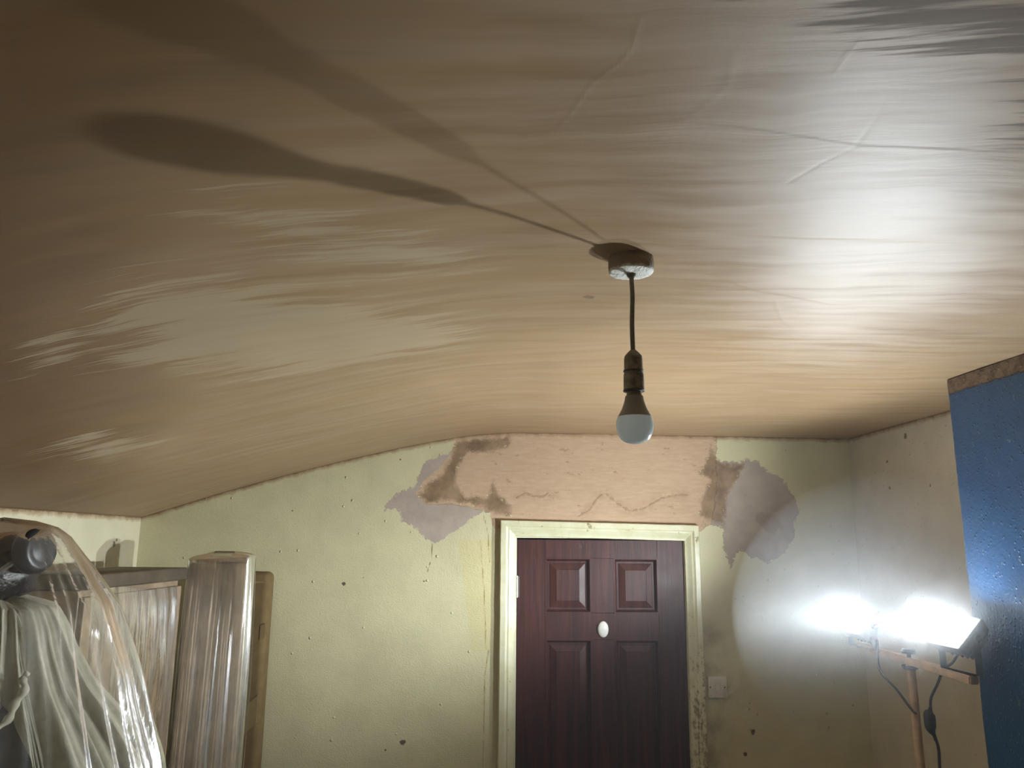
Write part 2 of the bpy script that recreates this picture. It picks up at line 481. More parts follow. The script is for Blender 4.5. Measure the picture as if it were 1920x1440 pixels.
def mat_glow(k):
    n = NT('floodlight_spill_lens')
    e = n.t.nodes.new('ShaderNodeEmission'); n.put(e.inputs[0], LAMP_TINT); n.put(e.inputs[1], k)
    return n.done(e.outputs[0])

M_ceil, M_back = mat_ceiling(), mat_wall_back()
M_left = mat_wall_plain('cream_wall', (.66, .61, .43), .5)
M_right = mat_wall_plain('beige_wall', (.64, .58, .46), .5)
M_blue, M_trim, M_door = mat_blue(), mat_gloss_trim(), mat_door()
M_floor = mat_plain('dusty_floorboards', (.50, .43, .34), .7)
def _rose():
    n = NT('rose_painted_shade')
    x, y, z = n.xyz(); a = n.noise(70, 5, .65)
    col = n.mix(n.step(n.add(z, n.mul(n.sub(a, .5), .016)), 2.444, 2.450), (.70, .69, .62), (.27, .20, .135))  # brown upper side paints in the rose's shading, bottom left white
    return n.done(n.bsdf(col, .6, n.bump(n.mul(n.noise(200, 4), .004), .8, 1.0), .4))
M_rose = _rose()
M_cord = mat_plain('dirty_flex', (.16, .13, .09), .6)
M_holder = mat_plain('dirty_holder', (.20, .165, .11), .55, mottled=.45, scale=60)
M_holder2 = mat_plain('dark_ring', (.05, .042, .03), .5)
M_bulbbody = mat_plain('bulb_grey', (.26, .235, .20), .5, mottled=.05)
M_brass = mat_plain('bulb_cap', (.20, .16, .10), .4, metal=.8)
def _dome():
    n = NT('bulb_diffuser')
    b = n.bsdf((.80, .84, .84), .22, None, .5)
    t = n.t.nodes.new('ShaderNodeBsdfTranslucent'); n.put(t.inputs[0], (.80, .84, .84))
    k = n.t.nodes.new('ShaderNodeMixShader'); n.put(k.inputs[0], .5)
    n.t.links.new(b, k.inputs[1]); n.t.links.new(t.outputs[0], k.inputs[2])
    return n.done(k.outputs[0])
M_dome = _dome()
M_switch = mat_plain('switch_plastic', (.60, .56, .47), .4, mottled=.10)
M_screw = mat_plain('dull_screw', (.16, .14, .11), .45, metal=.6)
M_hinge = mat_plain('worn_steel', (.45, .43, .38), .35, metal=.9)
M_oval = mat_plain('white_ceramic', (.80, .79, .74), .2, mottled=.04)
M_glow = mat_glow(150.0)
M_chipA, M_chipB = mat_lens('led_chip_far', LAMP*.75), mat_lens('led_chip_near', LAMP*1.2)
M_black = mat_plain('black_plastic', (.018, .018, .020), .35)
M_house = mat_plain('grey_cast_housing', (.24, .25, .26), .5)
M_pole = mat_plain('orange_painted_tube', (.60, .415, .265), .45)
M_cable = mat_plain('black_cable', (.045, .047, .052), .5)
M_wood = mat_plain('brown_wood', (.25, .175, .105), .5, mottled=.25, scale=14)
M_rail = mat_plain('dark_wood', (.075, .053, .030), .5, mottled=.25, scale=14)
M_panel = mat_plain('wrapped_brown_board', (.38, .28, .175), .55, mottled=.2, scale=10)
M_card = mat_plain('cardboard', (.150, .098, .040), .8, spec=.2, mottled=.12, scale=18)
M_tape = mat_plain('brown_tape', (.23, .16, .07), .4, mottled=.08)
M_bag = mat_plain('black_glossy_bag', (.012, .012, .014), .22, mottled=.2, scale=25, bump=.004)
M_disc = mat_plain('black_rubber', (.012, .013, .016), .38)
M_cloth = mat_plain('cream_cloth', (.37, .345, .27), .85, spec=.2, mottled=.08, scale=40, bump=.001)
M_dark = mat_plain('dark_grey_fabric', (.060, .052, .042), .7, mottled=.2)
M_red = mat_plain('dark_red_fabric', (.12, .012, .012), .7)
M_cover = mat_film('dust_sheet_film', .22, .9, .20, .004, (14, 14, 4))
M_hang = mat_film('hanging_film', .03, .6, .12, .0030, (40, 40, 4))
M_wrap = mat_film('shrink_wrap_film', .07, 6.0, .24, .0026, (40, 40, 4))

# ------------------------------------------------------------------ room shell
def build_ceiling():
    xs = np.concatenate([np.linspace(XL, .0, 170)[:-1], np.linspace(.0, .72, 215)[:-1], np.linspace(.72, XR, 126)])
    ys = np.concatenate([np.arange(YB, .50, .05), np.linspace(.50, 1.02, 170)[:-1], np.linspace(1.02, YD, 290)])
    X, Y = np.meshgrid(xs, ys, indexing='ij')
    Z = zc(X) + waves(X, Y, 3, .55, .0016) + waves(X, Y, 8, .22, .0005)
    edge = np.minimum.reduce([X-XL, XR-X, YD-Y])
    fade = np.clip(edge/.06, 0, 1)
    Z = zc(X) + (Z-zc(X))*fade
    ridge = np.zeros(X.shape)
    R = [([(.144, .644), (.145, .689), (.138, .712), (.113, .752), (.099, .806), (.085, .848)], .0035, .0016),
         ([(.445, .765), (.456, .798), (.464, .873), (.439, .917), (.419, .972)], .004, -.0018),
         ([(.368, .665), (.365, .686), (.368, .718)], .0035, .0016),
         ([(.221, 1.096), (.222, 1.144), (.218, 1.189)], .006, .0016),
         ([(.25, .69), (.262, .75), (.245, .80), (.215, .86)], .006, .0009),
         ([(.60, 1.50), (.66, 1.62), (.72, 1.70)], .005, .0012)]
    for pts, w, a in R: ridge += .22*a*np.exp(-(dist_line(X, Y, pts)/w)**2)
    # laps between trowel passes: small steps that die away sideways
    for pts, a in (([(.211, .82), (.325, .835), (.471, .866), (.683, .874)], .0012), ([(.362, 1.158), (.503, 1.160), (.692, 1.167), (.889, 1.164)], -.0024),
                   ([(.292, 1.233), (.513, 1.419), (.724, 1.51), (1.02, 1.548)], -.0008), ([(.045, 1.236), (.169, 1.204), (.244, 1.223)], .0010)):
        p = np.array(pts); yl = np.interp(X, p[:, 0], p[:, 1]); span = np.clip(np.minimum(X-p[0, 0], p[-1, 0]-X)/.08, 0, 1)
        d = Y-yl
        ridge += 1.1*a*span*np.exp(-np.abs(d)/.06)*np.where(d > 0, 1, 0)*np.clip(d/.006, 0, 1)
    damp = np.maximum(sdf_poly(X, Y, [(.231, .614), (.282, .604), (.356, .56), (.511, .56), (.66, .66), (.66, .735), (.56, .718), (.486, .693), (.422, .679), (.363, .669), (.3, .648)]),
                      sdf_poly(X, Y, [(.615, .819), (.600, .778), (.606, .74), (.675, .792), (.74, .865), (.655, .862)]))
    dry = np.maximum.reduce([sdf_poly(X, Y, p) for p in (
        [(-.628, 1.173), (-.575, 1.095), (-.471, 1.138), (-.405, 1.154), (-.291, 1.313), (-.156, 1.467), (-.009, 1.648), (-.036, 1.877), (-.283, 1.944), (-.528, 1.86), (-.639, 1.647), (-.76, 1.487), (-.699, 1.32)],
        [(-.386, .945), (-.325, .922), (-.253, .983), (-.13, 1.104), (-.009, 1.23), (.04, 1.332), (-.104, 1.319), (-.264, 1.181), (-.351, 1.051)],
        [(-.773, 1.25), (-.653, 1.226), (-.739, 1.442), (-.834, 1.425)], [(-1.142, 1.997), (-.946, 1.907), (-.931, 2.254), (-1.119, 2.345)])])
    wet_dim = sdf_poly(X, Y, [(-1.6, 3.0), (-1.6, -2), (-.15, -2), (-.223, .58), (-.345, .671), (-.456, .774), (-.526, .925), (-.619, 1.139), (-.78, 1.488), (-1.005, 1.979), (-1.418, 2.703)])
    o = grid_obj('ceiling', np.stack([X, Y, Z], -1), M_ceil, attrs=dict(wet_dim=np.clip(wet_dim, -.6, .6), ridge=ridge, damp=np.clip(damp, -.3, .3), dry=np.clip(dry, -.3, .3), edge=edge))
    return tag(o, kind='structure')
build_ceiling()

OX0, OX1, OZ = .128, .956, 2.024     # opening in the door wall, filled by the lining
def build_wall_back():
    xs = np.unique(np.concatenate([np.linspace(XL, OX0, 215), np.linspace(OX0, OX1, 112), np.linspace(OX1, XR, 102)]))
    t = np.linspace(0, 1, 205); t2 = np.linspace(0, 1, 62)[1:]
    zt = zc(xs)
    Zl = np.repeat((t*OZ)[None], len(xs), 0)
    Zu = OZ + (zt-OZ)[:, None]*t2[None]
    Z = np.concatenate([Zl, Zu], 1)
    X = np.repeat(xs[:, None], Z.shape[1], 1)
    Y = YD + waves(X, Z, 11, .5, .0012)
    hold = np.clip(np.minimum.reduce([np.abs(X-XL), np.abs(X-XR), np.hypot(np.maximum(np.maximum(.05-X, X-1.02), 0), np.maximum(Z-2.1, 0))])/.05, 0, 1)
    Y = YD + (Y-YD)*hold
    A = {}
    A['band'] = sdf_poly(X, Z, [(-.104, 2.50), (1.101, 2.50), (1.091, 2.362), (1.092, 2.263), (1.059, 2.068), (1.0, 2.03), (.06, 2.03), (.040, 2.100), (-.005, 2.117), (-.077, 2.129), (-.138, 2.14), (-.246, 2.132), (-.296, 2.186), (-.262, 2.247), (-.203, 2.296), (-.144, 2.37)])
    A['fill'] = np.maximum(sdf_poly(X, Z, [(-.103, 2.42), (-.156, 2.37), (-.253, 2.34), (-.287, 2.271), (-.309, 2.21), (-.369, 2.197), (-.434, 2.137), (-.438, 2.101), (-.379, 2.126), (-.36, 2.066), (-.291, 2.031), (-.242, 1.98), (-.206, 1.966), (-.147, 1.997), (-.076, 2.045), (-.004, 2.105), (.068, 2.13), (.091, 2.251), (-.01, 2.422)]),
                           sdf_poly(X, Z, [(1.096, 2.357), (1.184, 2.343), (1.235, 2.363), (1.29, 2.349), (1.332, 2.303), (1.406, 2.266), (1.451, 2.193), (1.471, 2.12), (1.437, 2.059), (1.438, 1.999), (1.384, 1.927), (1.308, 1.891), (1.236, 1.914), (1.176, 1.949), (1.135, 1.866), (1.11, 1.949), (1.109, 2.044), (1.021, 2.067), (1.001, 2.164), (1.055, 2.262)]))
    A['dark'] = np.maximum(sdf_poly(X, Z, [(-.12, 2.425), (-.022, 2.446), (.126, 2.461), (.138, 2.411), (.04, 2.373), (-.058, 2.372), (-.106, 2.317), (-.116, 2.224), (-.066, 2.177), (.024, 2.178), (.049, 2.251), (.079, 2.19), (.146, 2.143), (.129, 2.083), (.056, 2.092), (-.017, 2.129), (-.082, 2.141), (-.155, 2.152), (-.247, 2.136), (-.291, 2.174), (-.25, 2.235), (-.19, 2.272), (-.155, 2.346)]),
                           sdf_poly(X, Z, [(1.075, 2.436), (1.097, 2.362), (1.158, 2.338), (1.234, 2.351), (1.192, 2.264), (1.139, 2.19), (1.12, 2.056), (1.071, 2.068), (.998, 2.091), (1.014, 2.188), (1.055, 2.262), (1.006, 2.286)]))
    A['tide'] = np.minimum(dist_line(X, Z, [(.16, 2.167), (.201, 2.192), (.238, 2.18), (.287, 2.176), (.306, 2.193), (.331, 2.169)]),
                           dist_line(X, Z, [(.445, 2.091), (.494, 2.115), (.532, 2.171), (.569, 2.196), (.63, 2.148), (.678, 2.117), (.74, 2.125), (.828, 2.174), (.878, 2.187), (.952, 2.193)]))
    A['tape'] = sdf_poly(X, Z, [(-.103, 1.986), (.058, 1.987), (.057, 1.501), (-.029, 1.501)])
    A['drip'] = np.minimum.reduce([dist_line(X, Z, [(.044, 1.506), (.027, 1.40), (.025, 1.029)]), dist_line(X, Z, [(.012, 2.09), (.033, 2.011), (.042, 1.882)]), dist_line(X, Z, [(.0, 1.98), (.02, 1.75), (.033, 1.50)])])
    A['crack'] = dist_line(X, Z, [(-.215, 1.966), (-.22, 1.891), (-.237, 1.831)])
    A['grime'] = np.minimum(np.hypot((X-1.02)/1.2, np.maximum(0, np.abs(Z-1.28)-.28)), np.hypot(X-1.045, Z-1.44)*1.1)
    A['dtop'] = zt[:, None] - Z
    xm = (X[:-1, :-1]+X[1:, 1:])/2; zm = (Z[:-1, :-1]+Z[1:, 1:])/2
    keep = ~((xm > OX0) & (xm < OX1) & (zm < OZ))
    for k in A: A[k] = np.clip(A[k], -.4, .4)
    return tag(grid_obj('wall_back', np.stack([X, Y, Z], -1), M_back, attrs=A, keep=keep), kind='structure')
build_wall_back()

def wall_side(name, x, y0, y1, mat, ny=90, nz=80):
    ys = np.linspace(y0, y1, ny); zt = float(zc(x))
    zs = np.concatenate([np.linspace(0, zt-.2, nz//2), np.linspace(zt-.2, zt, nz)[1:]])
    Y, Z = np.meshgrid(ys, zs, indexing='ij')
    X = x + waves(Y, Z, 21, .6, .0015)*np.clip(np.minimum(zt-Z, np.minimum(Y-y0, y1-Y))/.08, 0, 1)
    return tag(grid_obj(name, np.stack([X, Y, Z], -1), mat, attrs=dict(dtop=zt-Z)), kind='structure')
wall_side('wall_left', XL, YB, YD, M_left)
wall_side('wall_right', XR, YB, YD, M_right)
def build_front():
    xs = np.linspace(XL, XR, 60); t = np.linspace(0, 1, 30)
    X = np.repeat(xs[:, None], 30, 1); Z = zc(xs)[:, None]*t[None]
    tag(grid_obj('wall_front', np.stack([X, np.full(X.shape, YB), Z], -1), M_left, attrs=dict(dtop=zc(xs)[:, None]-Z)), kind='structure')
build_front()
tag(obj('floor', box((XL, YB, -.05), (XR, YD, 0)), M_floor), kind='structure')

def build_chimney():
    # one skin: far return, face, near return; the far corner is not quite true
    path = [(XR, YC)] + [(x, YC) for x in np.linspace(XR-.03, XC+.006, 8)] + [(XC, y) for y in np.linspace(YC-.006, YC2, 210)] + [(XR, YC2)]
    path = np.array(path); zt = float(zc(XC))
    zs = np.concatenate([np.linspace(0, .9, 12)[:-1], np.linspace(.9, zt, 200)])
    P = np.zeros((len(path), len(zs), 3))
    P[..., 0] = path[:, 0, None]; P[..., 1] = path[:, 1, None]; P[..., 2] = zs[None]
    ed = np.abs(P[..., 1]-YC) < .02
    wob = np.array([mnoise.noise(Vector((3.1, 0, z*7)))*.004 + mnoise.noise(Vector((9.1, 0, z*31)))*.0025 for z in zs])
    P[..., 1] += np.where(ed, wob[None]*np.ones((len(path), 1)), 0)
    face = (P[..., 0] < XC+.001)
    P[..., 0] += np.where(face, waves(P[..., 1], P[..., 2], 5, .4, .0014)*np.clip((YC-P[..., 1])/.05, 0, 1), 0)
    P[..., 2] = np.minimum(P[..., 2], zc(P[..., 0])-.0003)
    edge = np.where(face, YC-P[..., 1], .0)
    tag(grid_obj('wall_chimney_breast', P, M_blue, attrs=dict(dtop=zt-P[..., 2], edge=np.clip(edge, 0, .4))), kind='structure')
build_chimney()

def build_haze():
    n = NT('glare_veil')  # scattering air added to veil the room the way lens glare does
    v = n.t.nodes.new('ShaderNodeVolumeScatter')
    n.put(v.inputs['Color'], (.94, .96, 1.0)); v.inputs['Density'].default_value = .0055; v.inputs['Anisotropy'].default_value = .25
    n.t.links.new(v.outputs[0], n.out.inputs['Volume'])
    xs = [XL+.002] + list(np.linspace(XL+.05, XR-.002, 40)); bm = bmesh.new()
    A = [[bm.verts.new((x, y, z)) for x, z in [(x, float(zc(x))-.006) for x in xs] + [(XR-.002, .003), (XL+.002, .003)]] for y in (YB+.003, YD+.10)]
    for k in range(len(A[0])): bm.faces.new((A[0][k], A[0][(k+1) % len(A[0])], A[1][(k+1) % len(A[0])], A[1][k]))
    bm.faces.new(A[0]); bm.faces.new(A[1])
    o = obj('glare_haze', bm, n.mat)
    tag(o, 'thin white haze added for lens glare, filling the whole room', 'haze', None, 'stuff')
    # denser scatter added around the lamps, standing in for lens glare
    def cloud(name, c, r, den, label):
        n = NT(name)
        v = n.t.nodes.new('ShaderNodeVolumeScatter'); n.put(v.inputs['Color'], (.92, .96, 1.0))
        v.inputs['Anisotropy'].default_value = .1; v.inputs['Density'].default_value = den
        n.t.links.new(v.outputs[0], n.out.inputs['Volume'])
        bm = bmesh.new(); bmesh.ops.create_icosphere(bm, subdivisions=4, radius=1)
        for q in bm.verts:
            p = Vector((c[0]+q.co.x*r[0], c[1]+q.co.y*r[1], c[2]+q.co.z*r[2]))
            q.co = Vector((min(p.x, (XC if p.y < YC+.03 else XR)-.004), p.y, p.z))
        tag(obj('glare_cloud', bm, n.mat, None, smooth=True), label, 'haze', None, 'stuff')
    cloud('glare_over_the_lamps', (1.27, 2.42, 1.74), (.46, .60, .46), .085, 'wide pale cloud added for lens glare around both floodlight lamps')
    cloud('glare_at_the_far_lamp', (1.268, 2.636, 1.733), (.120, .120, .120), .06, 'small bright puff of haze added for glare around the floodlight lamp farther from the blue wall')
    cloud('glare_at_the_near_lamp', (1.296, 2.146, 1.754), (.130, .130, .130), .07, 'small bright puff of haze added for glare around the floodlight lamp beside the blue wall')
build_haze()

# ------------------------------------------------------------------ door and frame
def build_frame():
    root = empty('trim_1', (.536, YD, 0)); tag(root, kind='structure')
    # lining inside the opening
    obj('lining', box((OX0, YD-.004, 0), (.164, YD+.11, 1.992), .002), M_trim, root)
    obj('lining', box((.922, YD-.004, 0), (OX1, YD+.11, 1.990), .002), M_trim, root)
    obj('lining', box((OX0, YD-.004, 1.992), (OX1, YD+.11, OZ), .002), M_trim, root)
    W = .072
    prof = [(0, -.004), (0, .026), (.004, .031), (.026, .032), (.030, .027), (.036, .025), (.041, .027), (.047, .024), (.056, .016), (.064, .013), (.070, .012), (W, .008), (W, -.004)]
    xl, xr, zl, zr = .088, .990, 2.071, 2.056
    def wob(seed, a, k): return mnoise.noise(Vector((seed, a*9, k)))*.0012
    def strip(fn, n, seed):
        bm = bmesh.new(); rows = []
        for i in range(n+1):
            rows.append([bm.verts.new(Vector(fn(i/n, u, h)) + Vector((wob(seed, i/n*3, 1), wob(seed+5, i/n*3, u*30), wob(seed+9, i/n*3, 2)))) for u, h in prof])
        for a, b in zip(rows, rows[1:]):
            for k in range(len(prof)-1): bm.faces.new((a[k], b[k], b[k+1], a[k+1]))
        bm.faces.new(rows[0]); bm.faces.new(rows[-1])
        return bm
    obj('architrave', strip(lambda t, u, h: (xl+u, YD-h, t*(zl-u)), 40, 1), M_trim, root, smooth=40)
    obj('architrave', strip(lambda t, u, h: (xr-u*.92, YD-h, t*(zr-u)), 40, 2), M_trim, root, smooth=40)
    obj('architrave', strip(lambda t, u, h: (xl+u + t*(xr-xl-u-u*.92), YD-h, zl-u + t*(zr-zl)), 24, 3), M_trim, root, smooth=40)
build_frame()

def build_door():
    root = empty('door_1', (.543, YD+.02, 0)); tag(root, kind='structure')
    y0, y1 = YD+.006, YD+.046
    def bar(name, x0, x1, z0, z1): obj(name, box((x0, y0, z0), (x1, y1, z1), .0012, 1), M_door, root)
    L, R_, T, B = .167, .919, 1.985, .01
    cols = [(.292, .498), (.604, .802)]
    rows = [(1.666, 1.904), (.80, 1.552), (.24, .69)]
    bar('stile', L, cols[0][0], B, T); bar('stile', cols[1][1], R_, B, T)
    edges = [T] + [z for r in rows for z in (r[1], r[0])] + [B]
    for i in range(0, len(edges), 2): bar('rail', cols[0][0], cols[1][1], edges[i+1], edges[i])
    for z0, z1 in rows: bar('mullion', cols[0][1], cols[1][0], z0, z1)
    for z0, z1 in rows:
        for x0, x1 in cols:
            bm = bmesh.new()
            # moulding slope, flat recess, bevel up to the raised field
            ins = [(-.001, y0-.0015), (.004, y0-.0015), (.007, y0+.002), (.009, y0+.013), (.014, y0+.019), (.022, y0+.019), (.024, y0+.0175), (.050, y0+.010), (.052, y0+.0085)]
            rings = [[bm.verts.new((x, y, z)) for x, z in ((x0+d, z0+d), (x1-d, z0+d), (x1-d, z1-d), (x0+d, z1-d))] for d, y in ins]
            back = [bm.verts.new((x, y1-.008, z)) for x, z in ((x0, z0), (x1, z0), (x1, z1), (x0, z1))]
            rings = [back] + rings
            for a, b in zip(rings, rings[1:]):
                for k in range(4): bm.faces.new((a[k], a[(k+1) % 4], b[(k+1) % 4], b[k]))
            bm.faces.new(rings[-1]); bm.faces.new(rings[0])
            obj('door_panel', bm, M_door, root)
    # oval white plaque on the lock rail
    k = lathe([(.0, .0), (.020, .0), (.0215, .004), (.0195, .009), (.012, .0125), (0, .0135)], (0, 0, 0), 36)
    for v in k.verts: v.co = Vector((.550+v.co.x*1.15, y0-.0005-v.co.z, 1.597+v.co.y*1.65))
    tag(obj('knob', k, M_oval, root, smooth=True), 'white oval ceramic knob')
    # hinge: two leaves and a knuckle
    h = empty('hinge', (.1645, y0-.004, 1.778), root); h.location = Vector((.1645, y0-.004, 1.778)) - root.location
    tag(h, 'worn steel hinge')
    def hp(name, bm):
        o = obj(name, bm, M_hinge); o.parent = h; o.location = -(h.location + root.location)
        return o
    hp('knuckle', tube([(.1650, y0-.005, 1.731), (.1650, y0-.005, 1.825)], .0058, 12, False))
    hp('leaf', box((.1655, y0-.003, 1.733), (.176, y0+.001, 1.823), .0006, 1))
build_door()

def build_switch():
    root = empty('light_switch', (1.049, YD, 1.357)); tag(root, 'square white plastic light switch with single rocker, on the wall right of the door', 'light switch')
    x0, x1, z0, z1 = 1.007, 1.091, 1.312, 1.402
    obj('switch_plate', box((x0, YD-.011, z0), (x1, YD+.001, z1), .004, 3), M_switch, root, smooth=40)
    bm = box((1.040, YD-.016, 1.339), (1.058, YD-.009, 1.374), .0015, 2)
    for v in bm.verts:
        if v.co.y < YD-.012 and v.co.z > 1.357: v.co.y += .003
    obj('rocker', bm, M_switch, root)
    for sx in (1.017, 1.081):
        s = lathe([(.0, .0), (.0034, .0), (.0034, .0012), (.0022, .0022), (0, .0023)], (sx, YD-.0105, 1.357), 16, (0, -1, 0))
        obj('screw', s, M_screw, root)
build_switch()

# ------------------------------------------------------------------ pendant light
def build_pendant():
    cx, cy = .258, 1.281; zt = float(zc(cx))
    root = empty('pendant_light', (cx, cy, zt)); tag(root, 'ceiling pendant: bare unlit white LED bulb on a short brown flex from a plastered rose with shade painted on its sides', 'pendant light')
    bm = lathe([(0, zt-.0275), (.012, zt-.0285), (.030, zt-.0270), (.0375, zt-.0258), (.0395, zt-.0225), (.0400, zt-.014), (.0400, zt+.001)], (cx, cy, 0), 64)
    for v in bm.verts:
        d = Vector((v.co.x-cx, v.co.y-cy, 0))
        if d.length > .03: v.co += d.normalized()*mnoise.noise(v.co*90)*.0008
        if v.co.z < zt-.02: v.co.z += mnoise.noise(v.co*130)*.0016
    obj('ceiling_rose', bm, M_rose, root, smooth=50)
    obj('cord_grip', lathe([(0, zt-.0345), (.0055, zt-.0345), (.008, zt-.031), (.009, zt-.026)], (cx, cy, 0), 24), M_holder, root, smooth=40)
    obj('cord', tube([(cx, cy, zt-.030), (cx+.0012, cy, zt-.07), (cx-.0006, cy, zt-.12), (cx, cy, 2.295)], .0041, 12), M_cord, root)
    obj('lamp_holder', lathe([(.005, 2.304), (.011, 2.298), (.0150, 2.293), (.0158, 2.288), (.0162, 2.266), (.0162, 2.262), (.0172, 2.261), (.0176, 2.236), (.0176, 2.231), (.013, 2.231)], (cx, cy, 0), 40), M_holder, root, smooth=35)
    for z, r in ((2.2665, .0178), (2.2325, .0186)):
        obj('ring', lathe([(r-.004, z-.0016), (r-.0008, z-.0016), (r, z), (r-.0008, z+.0016), (r-.004, z+.0016)], (cx, cy, 0), 40, close=False), M_holder2, root, smooth=40)
    b = empty('bulb', (cx, cy, 2.19), root); b.location = Vector((cx, cy, 2.19))-root.location
    def bp(name, bmx, mat):
        o = obj(name, bmx, mat, smooth=40); o.parent = b; o.location = -(b.location+root.location)
    bp('bulb_cap', lathe([(.0125, 2.240), (.0128, 2.2265), (.0132, 2.2225)], (cx, cy, 0), 36), M_brass)
    bp('bulb_body', lathe([(.0145, 2.2235), (.0155, 2.222), (.0166, 2.215), (.0190, 2.207), (.0222, 2.199), (.0260, 2.192), (.0288, 2.1875), (.0285, 2.1870)], (cx, cy, 0), 44), M_bulbbody)
    bp('diffuser', lathe([(.0288, 2.1872), (.0306, 2.182), (.0316, 2.176), (.0317, 2.170), (.0306, 2.163), (.0278, 2.155), (.0232, 2.1485), (.017, 2.1445), (.009, 2.1418), (0, 2.141)], (cx, cy, 0), 48), M_dome)
build_pendant()

# ------------------------------------------------------------------ twin floodlight on its stand
LA, LB = Vector((1.268, 2.636, 1.728)), Vector((1.296, 2.147, 1.749))
NL = Vector((-.713, -.06, .697)).normalized()
def build_worklight():
    root = empty('work_light', (1.305, 2.39, 0))
    tag(root, 'twin LED floodlight, both lamps lit, on a pale orange stand before the blue wall', 'work light')
    px, py = 1.305, 2.39
    bar_z = 1.632
    lean = (px-.004, py, bar_z)
    obj('pole', tube([(px, py, .62), (px, py, 1.2), lean], .0125, 20, False), M_pole, root, smooth=40)
    obj('lower_pole', tube([(px, py, .18), (px, py, .70)], .016, 20, False), M_pole, root, smooth=40)
    obj('clamp', lathe([(.0, .66), (.022, .66), (.024, .67), (.024, .71), (.022, .72), (0, .72)], (px, py, 0), 24), M_black, root, smooth=40)
    for k in range(3):
        a = math.radians(100 + 120*k); c, s = math.cos(a), math.sin(a)
        leg = obj('leg', tube([(px+c*.015, py+s*.015, .60), (px+c*.30, py+s*.30, .012)], .010, 12, False), M_pole, root, smooth=40)
        obj('strut', tube([(px+c*.017, py+s*.017, .22), (px+c*.185, py+s*.185, .245)], .006, 10, False), M_pole, root, smooth=40)
    d = (LB-LA); d.z = 0; d.normalize()
    a0 = Vector((LA.x+.03, LA.y, bar_z+.008)) - d*.05; b0 = Vector((LB.x+.012, LB.y, bar_z-.004)) + d*.05
    bm = bmesh.new()
    side = Vector((0, 0, 1)).cross(d).normalized()
    v = [bm.verts.new(p + side*sx*.014 + Vector((0, 0, sz*.011))) for p in (a0, b0) for sx, sz in ((-1, -1), (1, -1), (1, 1), (-1, 1))]
    for f in ((0, 1, 2, 3), (7, 6, 5, 4), (0, 4, 5, 1), (1, 5, 6, 2), (2, 6, 7, 3), (3, 7, 4, 0)): bm.faces.new([v[i] for i in f])
    bmesh.ops.bevel(bm, geom=list(bm.edges), offset=.003, segments=2, affect='EDGES')
    obj('crossbar', bm, M_pole, root, smooth=40)
    obj('wing_knob', lathe([(.0, .0), (.006, .0), (.006, .012), (.020, .014), (.022, .020), (.018, .027), (0, .028)], (px-.006, py, bar_z+.010), 20), M_black, root, smooth=40)
    obj('plate', lathe([(0, -.022), (.020, -.022), (.024, -.014), (.024, -.011), (0, -.011)], (px-.005, py, bar_z), 20), M_black, root, smooth=40)
    # a head: housing with a lens domed for added spill, cooling ribs on the back, a U bracket down to the bar
    e1 = d.copy(); e1 = (e1 - NL*e1.dot(NL)).normalized(); e2 = NL.cross(e1)
    for P in (LA, LB):
        hd = empty('lamp_head', P, root); hd.location = P - root.location
        M = Matrix((e1, e2, NL)).transposed()
        def hp(name, bmx, mat, sm=None):
            o = obj(name, bmx, mat, smooth=sm); o.parent = hd; o.location = -(hd.location+root.location)
        W, H = .062, .048
        bm = bmesh.new()
        rings = []
        for x, y, z in ((W-.012, H-.012, -.050), (W, H, -.036), (W+.006, H+.006, -.004), (W+.006, H+.006, .000), (W+.002, H+.002, .000), (W, H, -.003)):
            rings.append([bm.verts.new(P + M @ Vector((sx*x, sy*y, z))) for sx, sy in ((-1, -1), (1, -1), (1, 1), (-1, 1))])
        for a, b in zip(rings, rings[1:]):
            for k in range(4): bm.faces.new((a[k], a[(k+1) % 4], b[(k+1) % 4], b[k]))
        bm.faces.new(rings[0])
        hp('housing', bm, M_house)
        bm = bmesh.new(); N = 4; gr = []
        for i in range(N+1):
            row = []
            for j in range(N+1):
                u, v = 2*i/N-1, 2*j/N-1
                row.append(bm.verts.new(P + M @ Vector((u*W, v*H, -.001 + .013*math.sqrt(max(0, (1-u*u)*(1-v*v)))))))  # bulge added so the lens spills light sideways and behind
            gr.append(row)
        for i in range(N):
            for j in range(N): bm.faces.new((gr[i][j], gr[i+1][j], gr[i+1][j+1], gr[i][j+1]))
        me = bpy.data.meshes.new('lens'); bm.to_mesh(me); bm.free(); me.materials.append(M_glow)
        lo = bpy.data.objects.new('lens', me); COL.objects.link(lo); lo.parent = hd; lo.location = -(hd.location+root.location)
        for nm, w, h, z, mt in (('led_chip', .017, .013, .0135, M_chipA if P is LA else M_chipB),):
            me = bpy.data.meshes.new(nm)
            me.from_pydata([P + M @ Vector((sx*w, sy*h, z)) for sx, sy in ((-1, -1), (1, -1), (1, 1), (-1, 1))], [], [(0, 1, 2, 3)])
            me.materials.append(mt)
            lo = bpy.data.objects.new(nm, me); COL.objects.link(lo); lo.parent = hd; lo.location = -(hd.location+root.location)
        for k in range(5):
            x = -.040+.02*k
            bmr = bmesh.new()
            bm_box(bmr, (x-.002, -.036, -.064), (x+.002, .036, -.048))
            for vv in bmr.verts: vv.co = P + M @ vv.co
            hp('cooling_fin', bmr, M_house)
        bx = P + e1*0; foot = Vector((P.x+.012, P.y, bar_z+.010))
        bmb = bmesh.new()
        pts = [P + M @ Vector((-W-.013, 0, -.016)), foot - d*(W+.011), foot + d*(W+.011), P + M @ Vector((W+.013, 0, -.016))]
        rr = []
        for p in pts: rr.append([bmb.verts.new(p + side*.010 + d*0), bmb.verts.new(p - side*.010)])
        for a, b in zip(rr, rr[1:]): bmb.faces.new((a[0], a[1], b[1], b[0]))
